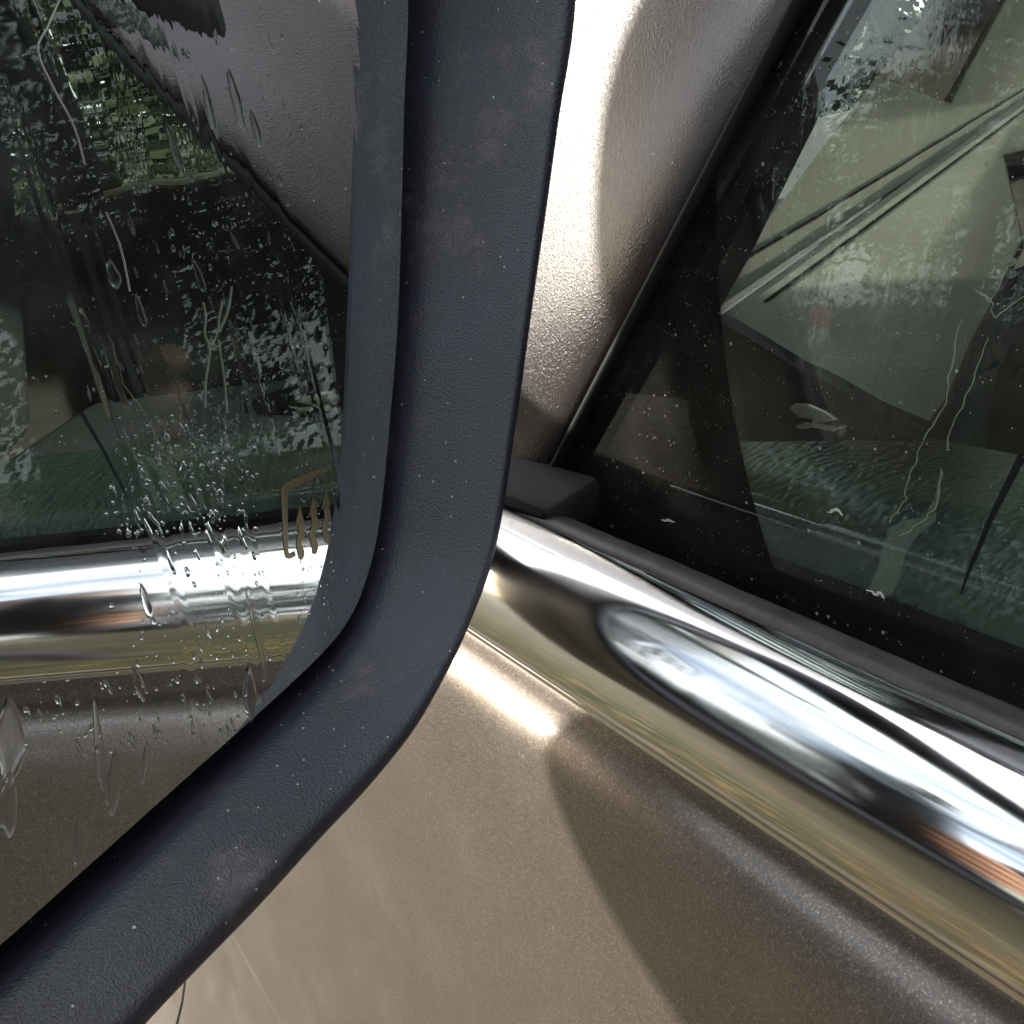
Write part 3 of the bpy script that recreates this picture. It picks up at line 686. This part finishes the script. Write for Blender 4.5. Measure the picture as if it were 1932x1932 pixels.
et = from_bm('heating_symbol', bm, M_etch, None, False); et.matrix_world = MMAT; et.parent = hous; et['label'] = 'bronze heated mirror symbol of wavy arrows in a frame, etched at the lower right of the glass'
# water drops on the glass
q = MT('water', (1, 1, 1), .0); q.b.inputs['Transmission Weight'].default_value = 1; q.b.inputs['IOR'].default_value = 1.33; M_water = q.m
def drop_bm(bm, u, v, w_, l_, ang, h_, seg=12, rings=4, tear=.35):
    ca, sa = math.cos(ang), math.sin(ang)
    vr = []
    for r in range(rings):
        f = 1-r/rings; z = h_*math.sqrt(max(0, 1-f*f))
        ring = []
        for k in range(seg):
            a = 2*math.pi*k/seg; jj = 1+.28*noise.noise(Vector((math.cos(a)*1.1+u*9000, math.sin(a)*1.1+v*7000+l_*5000, 1))); x = math.cos(a)*w_*f*jj; y = math.sin(a)*l_*f*jj
            x *= 1-tear*max(0, math.sin(a))
            ring.append(bm.verts.new((u+x*ca-y*sa, v+x*sa+y*ca, z+.00004)))
        vr.append(ring)
    c = bm.verts.new((u, v, h_+.00004))
    for r in range(rings-1):
        for k in range(seg): bm.faces.new((vr[r][k], vr[r][(k+1) % seg], vr[r+1][(k+1) % seg], vr[r+1][k]))
    for k in range(seg): bm.faces.new((vr[-1][k], vr[-1][(k+1) % seg], c))
# spray of tiny droplets
bm = bmesh.new(); rd = random.Random(21)
def spray(n, x0, x1, y0, y1, s0, s1):
    for _ in range(n):
        x, y = rd.uniform(x0, x1), rd.uniform(y0, y1); x = x+rd.gauss(0, (x1-x0)*.1)
        if x > 640: continue
        u, v = pix_m(x, y); s = rd.uniform(s0, s1)*rd.random()**.5
        drop_bm(bm, u, v, s, s*rd.choice((1.1, 1.3, 1.6, 2.2, 4.5)), rd.gauss(0, .15), s*.28, 8, 3)
spray(330, 230, 480, 790, 1010, .0001, .0006); spray(70, 300, 480, 760, 860, .0002, .0007); spray(120, 250, 500, 1010, 1300, .0001, .0006)
spray(60, 150, 560, 560, 800, .0002, .0006); spray(60, 400, 620, 1050, 1250, .00015, .0004); spray(90, 60, 480, 1280, 1420, .0002, .0007)
spray(80, 240, 560, 60, 560, .0002, .0006); spray(160, 560, 640, 700, 1250, .00008, .0003)
dr = from_bm('water_spray', bm, M_water, None, True); dr.matrix_world = MMAT; tag(dr, 'fine spray of tiny water droplets over the mirror glass', 'water', kind='stuff')
BIG = [((20, 1395), .0034, .0085, -.35, 'large teardrop of water at the lower left edge of the mirror glass'),
       ((215, 1475), .0020, .0070, -.45, 'long teardrop of water hanging near the lower middle of the mirror glass'),
       ((272, 1440), .0009, .0045, -.50, 'thin slanting water drop right of the long teardrop'),
       ((150, 1590), .0017, .0052, -.35, 'water drop lowest on the mirror glass, by the bezel'),
       ((188, 1420), .0013, .0105, -.25, 'long run of water down the lower mirror glass'),
       ((262, 1290), .0013, .0048, -.1, 'water drop hanging on the lower edge of the reflected trim'),
       ((275, 1135), .0013, .0040, .0, 'water drop in front of the dark band of the reflected trim'),
       ((345, 890), .0013, .0022, -.5, 'round bright drop above the left part of the spray'),
       ((415, 937), .0012, .0019, -.4, 'round bright drop in the middle of the spray'),
       ((422, 1025), .0012, .0021, -.4, 'bright drop just above the reflected trim'),
       ((400, 975), .0010, .0018, -.2, 'bright drop at the centre left of the spray'),
       ((15, 1520), .0022, .0060, -.35, 'water drop against the left edge, below the large teardrop'),
       ((215, 520), .0018, .0028, .0, 'pale blurred drop in the dark middle of the glass'),
       ((265, 585), .0011, .0035, .0, 'slim drop left of the photographer\'s reflected hand'),
       ((375, 520), .0013, .0036, .1, 'slim drop beside the orange reflection'),
       ((395, 205), .0014, .0060, .0, 'long drop in the wet streaks near the top'),
       ((445, 190), .0018, .0066, .0, 'long bright drop right of the wet streaks near the top'),
       ((330, 280), .0014, .0050, .05, 'drop at the lower end of the wet streaks'),
       ((483, 245), .0014, .0040, .1, 'drop over the dark reflection of the seat'),
       ((470, 1310), .0026, .0065, -.3, 'broad pool of water at the lower corner of the glass beside the bezel'),
       ((485, 1200), .0010, .0120, -.05, 'tall thin run of water across the end of the reflected trim')]
for (px, w_, l_, an, lab) in BIG:
    bm = bmesh.new(); drop_bm(bm, 0, 0, w_*.72, l_*.9, an, w_*.17, 20, 7, .3)
    o = from_bm('water_drop', bm, M_water, None, True); u, v = pix_m(*px); o.matrix_world = MMAT @ Matrix.Translation((u, v, 0))
    tag(o, lab, 'water drop', 'water drops on the mirror glass')

# dried runs and scratch on the mirror
bm = bmesh.new()
ribbon(bm, [(383, 570), (388, 600), (386, 630), (395, 655), (394, 680), (388, 720), (387, 770)], [.0002, .00028, .0002])
ribbon(bm, [(420, 570), (413, 600), (412, 620), (405, 640), (392, 655)], [.0002, .00025]); ribbon(bm, [(437, 540), (433, 570), (425, 600), (413, 625)], [.0001, .0003, .0002])
ribbon(bm, [(412, 640), (416, 670), (421, 700), (425, 735), (428, 780)], [.0002, .00025])
dm = from_bm('dried_run', bm, M_mark, None); dm.matrix_world = MMAT; dm.parent = hous; dm['label'] = 'branching dried water runs on the mirror glass'
bm = bmesh.new(); ribbon(bm, [(112, 0), (90, 50), (71, 95), (100, 165), (140, 240), (160, 310)], [.00006, .00010, .00009, .00003])
ribbon(bm, [(200, 400), (228, 470), (245, 550)], [.00004, .00006]); sc = from_bm('scratch', bm, M_chalk, None); sc.matrix_world = MMAT; sc.parent = hous

# ------------------------------------------------------------------ marks on the window glass
WN = GN
wr = Vector((0, -1, 0)); wup = WN.cross(wr); wup = wup if wup.z > 0 else -wup
WP = Vector((GX, 0, GZ)); WM = Matrix((wr, wup, WN)).transposed().to_4x4(); WM.translation = WP
def pix_w(x, y):
    P = onplane(x, y, WP, WN)-WP; return P.dot(wr), P.dot(wup)
def wob(pts, amp, seed, n=5):
    r2 = random.Random(seed); out = []
    for i in range(len(pts)-1):
        for k in range(n):
            t = k/n; out.append((pts[i][0]*(1-t)+pts[i+1][0]*t+r2.gauss(0, amp), pts[i][1]*(1-t)+pts[i+1][1]*t+r2.gauss(0, amp*.6)))
    out.append(pts[-1]); return out
bm = bmesh.new(); W = .00018
for sd, pts in enumerate([[(1932, 560), (1880, 600), (1865, 560)], [(1815, 600), (1800, 680), (1785, 760), (1745, 830)], [(1862, 640), (1840, 720), (1800, 800), (1788, 850)],
            [(1745, 830), (1715, 900), (1712, 940), (1680, 985)], [(1842, 545), (1870, 570), (1905, 500)], [(1780, 885), (1765, 960), (1740, 985), (1700, 1010)]]):
    ribbon(bm, wob(pts, 2.2, sd), [W*.5, W, W*.6, W], .0003, fnp=pix_w)
ma = from_bm('dried_run', bm, M_mark, None); ma.matrix_world = WM; ma.parent = win; ma['label'] = 'thin wandering lines left by dried water runs'
q = MT('old_tape_film', (.20, .26, .20), .5, 0, .5); q.b.inputs['Alpha'].default_value = .22; M_tape = q.m
bm = bmesh.new(); out = wob([(1700, 985), (1745, 975), (1765, 940), (1775, 890), (1783, 890), (1765, 985), (1730, 1010), (1712, 1040), (1695, 1100), (1680, 1122), (1665, 1125), (1640, 1112), (1650, 1090), (1665, 1050), (1675, 1000), (1700, 985)], 1.5, 5, 4)
bm.faces.new([bm.verts.new((*pix_w(x, y), .0002)) for x, y in out[:-1]])
r = bmesh.ops.extrude_face_region(bm, geom=bm.faces[:]); bmesh.ops.translate(bm, vec=(0, 0, .0001), verts=[v for v in r['geom'] if isinstance(v, bmesh.types.BMVert)])
tp = from_bm('tape_residue', bm, M_tape, None); tp.matrix_world = WM; tp.parent = win; tp['label'] = 'translucent torn strip of old tape residue'
for k, pts in enumerate([[(1640, 1112), (1652, 1122), (1662, 1118), (1672, 1128)], [(1565, 965), (1580, 962), (1592, 972)], [(1250, 980), (1275, 985)]]):
    bm = bmesh.new(); ribbon(bm, wob(pts, 2, 40+k, 4), [.0001, .00035, .0001], .0003, fnp=pix_w)
    ch = from_bm('residue_flake', bm, M_chalk, None); ch.matrix_world = WM; ch.parent = win
bm = bmesh.new(); ribbon(bm, [(1930, 860), (1900, 920), (1868, 985), (1850, 1030), (1830, 1075), (1815, 1120)], [.0008, .0006, .0005, .0002], .0003, fnp=pix_w)
ck = from_bm('scratch', bm, M_blacktrim, None); ck.matrix_world = WM; ck.parent = win; ck['label'] = 'dark slanting line near the right end of the window'

# ------------------------------------------------------------------ photographer and phone (seen only in reflections)
ph = bpy.data.objects.new('phone', None); COL.objects.link(ph)
pm = Matrix((CR, CU, -CF)).transposed().to_4x4(); pm.translation = CC - CF*.010 - CR*.022 - CU*.055
ph.matrix_world = pm; tag(ph, 'dark smartphone held up to photograph the mirror', 'phone')
box('phone_body', (0, 0, 0), (.072, .147, .008), MT('phone_case', (.02, .02, .03), .4).m, ph, .0035)
box('screen', (0, 0, .0046), (.066, .140, .0008), MT('phone_screen', (.01, .01, .012), .05).m, ph)
M_skin = MT('skin', (.40, .23, .16), .5, 0, .4); M_skin.b.inputs['Subsurface Weight'].default_value = .1; M_skin = M_skin.m
M_jacket = MT('plum_jacket', (.055, .048, .075), .8).m; M_jean = MT('dark_trousers', (.03, .035, .05), .9).m
def skin_body(name, verts, edges, rad, mat, parent, sub=2):
    me = bpy.data.meshes.new(name); me.from_pydata(verts, edges, []); o = link(name, me, mat, parent)
    s = o.modifiers.new('s', 'SKIN'); s.use_smooth_shade = True
    for i, d in enumerate(me.skin_vertices[0].data):
        r = rad[i]; d.radius = r if isinstance(r, tuple) else (r, r); d.use_root = i == 0
    sb = o.modifiers.new('u', 'SUBSURF'); sb.levels = sub; sb.render_levels = sub
    return o
pe = bpy.data.objects.new('person', None); COL.objects.link(pe); pe.location = (-.78, -1.0, 0)
tag(pe, 'person in a plum jacket leaning in beside the car, holding up a phone', 'person')
def L(*p): return tuple(a-b for a, b in zip(p, (-.78, -1.0, 0)))
hp = ph.matrix_world @ Vector((-.045, -.055, .01))      # palm, at the lower left of the phone
hp2 = ph.matrix_world @ Vector((.050, -.06, .03))
V = [L(-.78, -1.0, .92), L(-.74, -.94, 1.08), L(-.66, -.84, 1.26), L(-.60, -.76, 1.40), L(-.57, -.71, 1.49), L(-.55, -.67, 1.56),
     L(-.78, -.66, 1.37), L(-.62, -.46, 1.10), L(hp.x-.05, hp.y-.05, hp.z-.02),
     L(-.42, -.86, 1.38), L(-.36, -.92, 1.12), L(-.38, -.86, .88),
     L(-.88, -.94, .88), L(-.92, -.86, .48), L(-.93, -.90, .08), L(-.68, -1.08, .88), L(-.66, -1.12, .48), L(-.66, -1.20, .08),
     L(-.90, -.78, .04), L(-.62, -1.08, .04)]
E_ = [(0, 1), (1, 2), (2, 3), (3, 4), (4, 5), (3, 6), (6, 7), (7, 8), (3, 9), (9, 10), (10, 11), (0, 12), (12, 13), (13, 14), (0, 15), (15, 16), (16, 17), (14, 18), (17, 19)]
Rd = [(.15, .11), (.14, .105), (.16, .12), (.11, .09), .055, .05, .062, .046, .034, .062, .046, .034, .085, .058, .045, .085, .058, .045, .04, .04]
skin_body('clothed_body', V, E_, Rd, M_jacket, pe)
bm = bmesh.new(); bmesh.ops.create_uvsphere(bm, u_segments=28, v_segments=20, radius=.1)
for v in bm.verts:
    v.co.x *= .76; v.co.y *= .96; v.co.z *= 1.14
    if v.co.z < 0: v.co.x *= 1+v.co.z*2.0
    if v.co.y > .07 and abs(v.co.x) < .016 and -.03 < v.co.z < .02: v.co.y += .020
    if v.co.y > .06 and .0 < v.co.z < .03 and .015 < abs(v.co.x) < .045: v.co.y -= .008
bmesh.ops.rotate(bm, cent=(0, 0, 0), matrix=Matrix.Rotation(R_(-28), 3, 'Z') @ Matrix.Rotation(R_(-22), 3, 'X'), verts=bm.verts)
bmesh.ops.translate(bm, vec=L(-.52, -.62, 1.64), verts=bm.verts)
head = from_bm('head', bm, M_skin, pe, True)
bm = bmesh.new(); bmesh.ops.create_uvsphere(bm, u_segments=24, v_segments=16, radius=.107)
bmesh.ops.delete(bm, geom=[v for v in bm.verts if v.co.z < -.01 and v.co.y > -.02 or v.co.z < -.07 or (v.co.y > .05 and v.co.z < .045)], context='VERTS')
for v in bm.verts: v.co.x *= .80; v.co.z *= 1.14
bmesh.ops.rotate(bm, cent=(0, 0, 0), matrix=Matrix.Rotation(R_(-28), 3, 'Z') @ Matrix.Rotation(R_(-22), 3, 'X'), verts=bm.verts)
bmesh.ops.translate(bm, vec=L(-.52, -.62, 1.64), verts=bm.verts); from_bm('hair', bm, MT('brown_hair', (.05, .03, .02), .7).m, head, True)
# hand on the phone: palm and five curled fingers
def ploc(x, y, z): p = ph.matrix_world @ Vector((x, y, z)); return L(*p)
def hand(s, nm):
    V = [ploc(s*.050, -.085, .035), ploc(s*.046, -.055, .026), ploc(s*.042, -.035, .020)]; E2 = [(0, 1), (1, 2)]; Rr = [.024, (.030, .015), (.026, .013)]
    for k in range(4):
        y = -.062+k*.019; ln = (.85, 1, .98, .85)[k]; b = len(V)
        V += [ploc(s*.050, y, .012), ploc(s*.047, y+.002, -.008), ploc(s*(.047-.030*ln), y+.004, -.0125)]; E2 += [(1 if k < 2 else 2, b), (b, b+1), (b+1, b+2)]; Rr += [.0088, .0082, .0070]
    b = len(V); V += [ploc(s*.040, -.045, .030), ploc(s*.026, -.020, .018), ploc(s*.020, -.002, .013)]; E2 += [(0, b), (b, b+1), (b+1, b+2)]; Rr += [.012, .010, .0085]
    return skin_body(nm, V, E2, Rr, M_skin, pe)
hand(-1, 'hand')
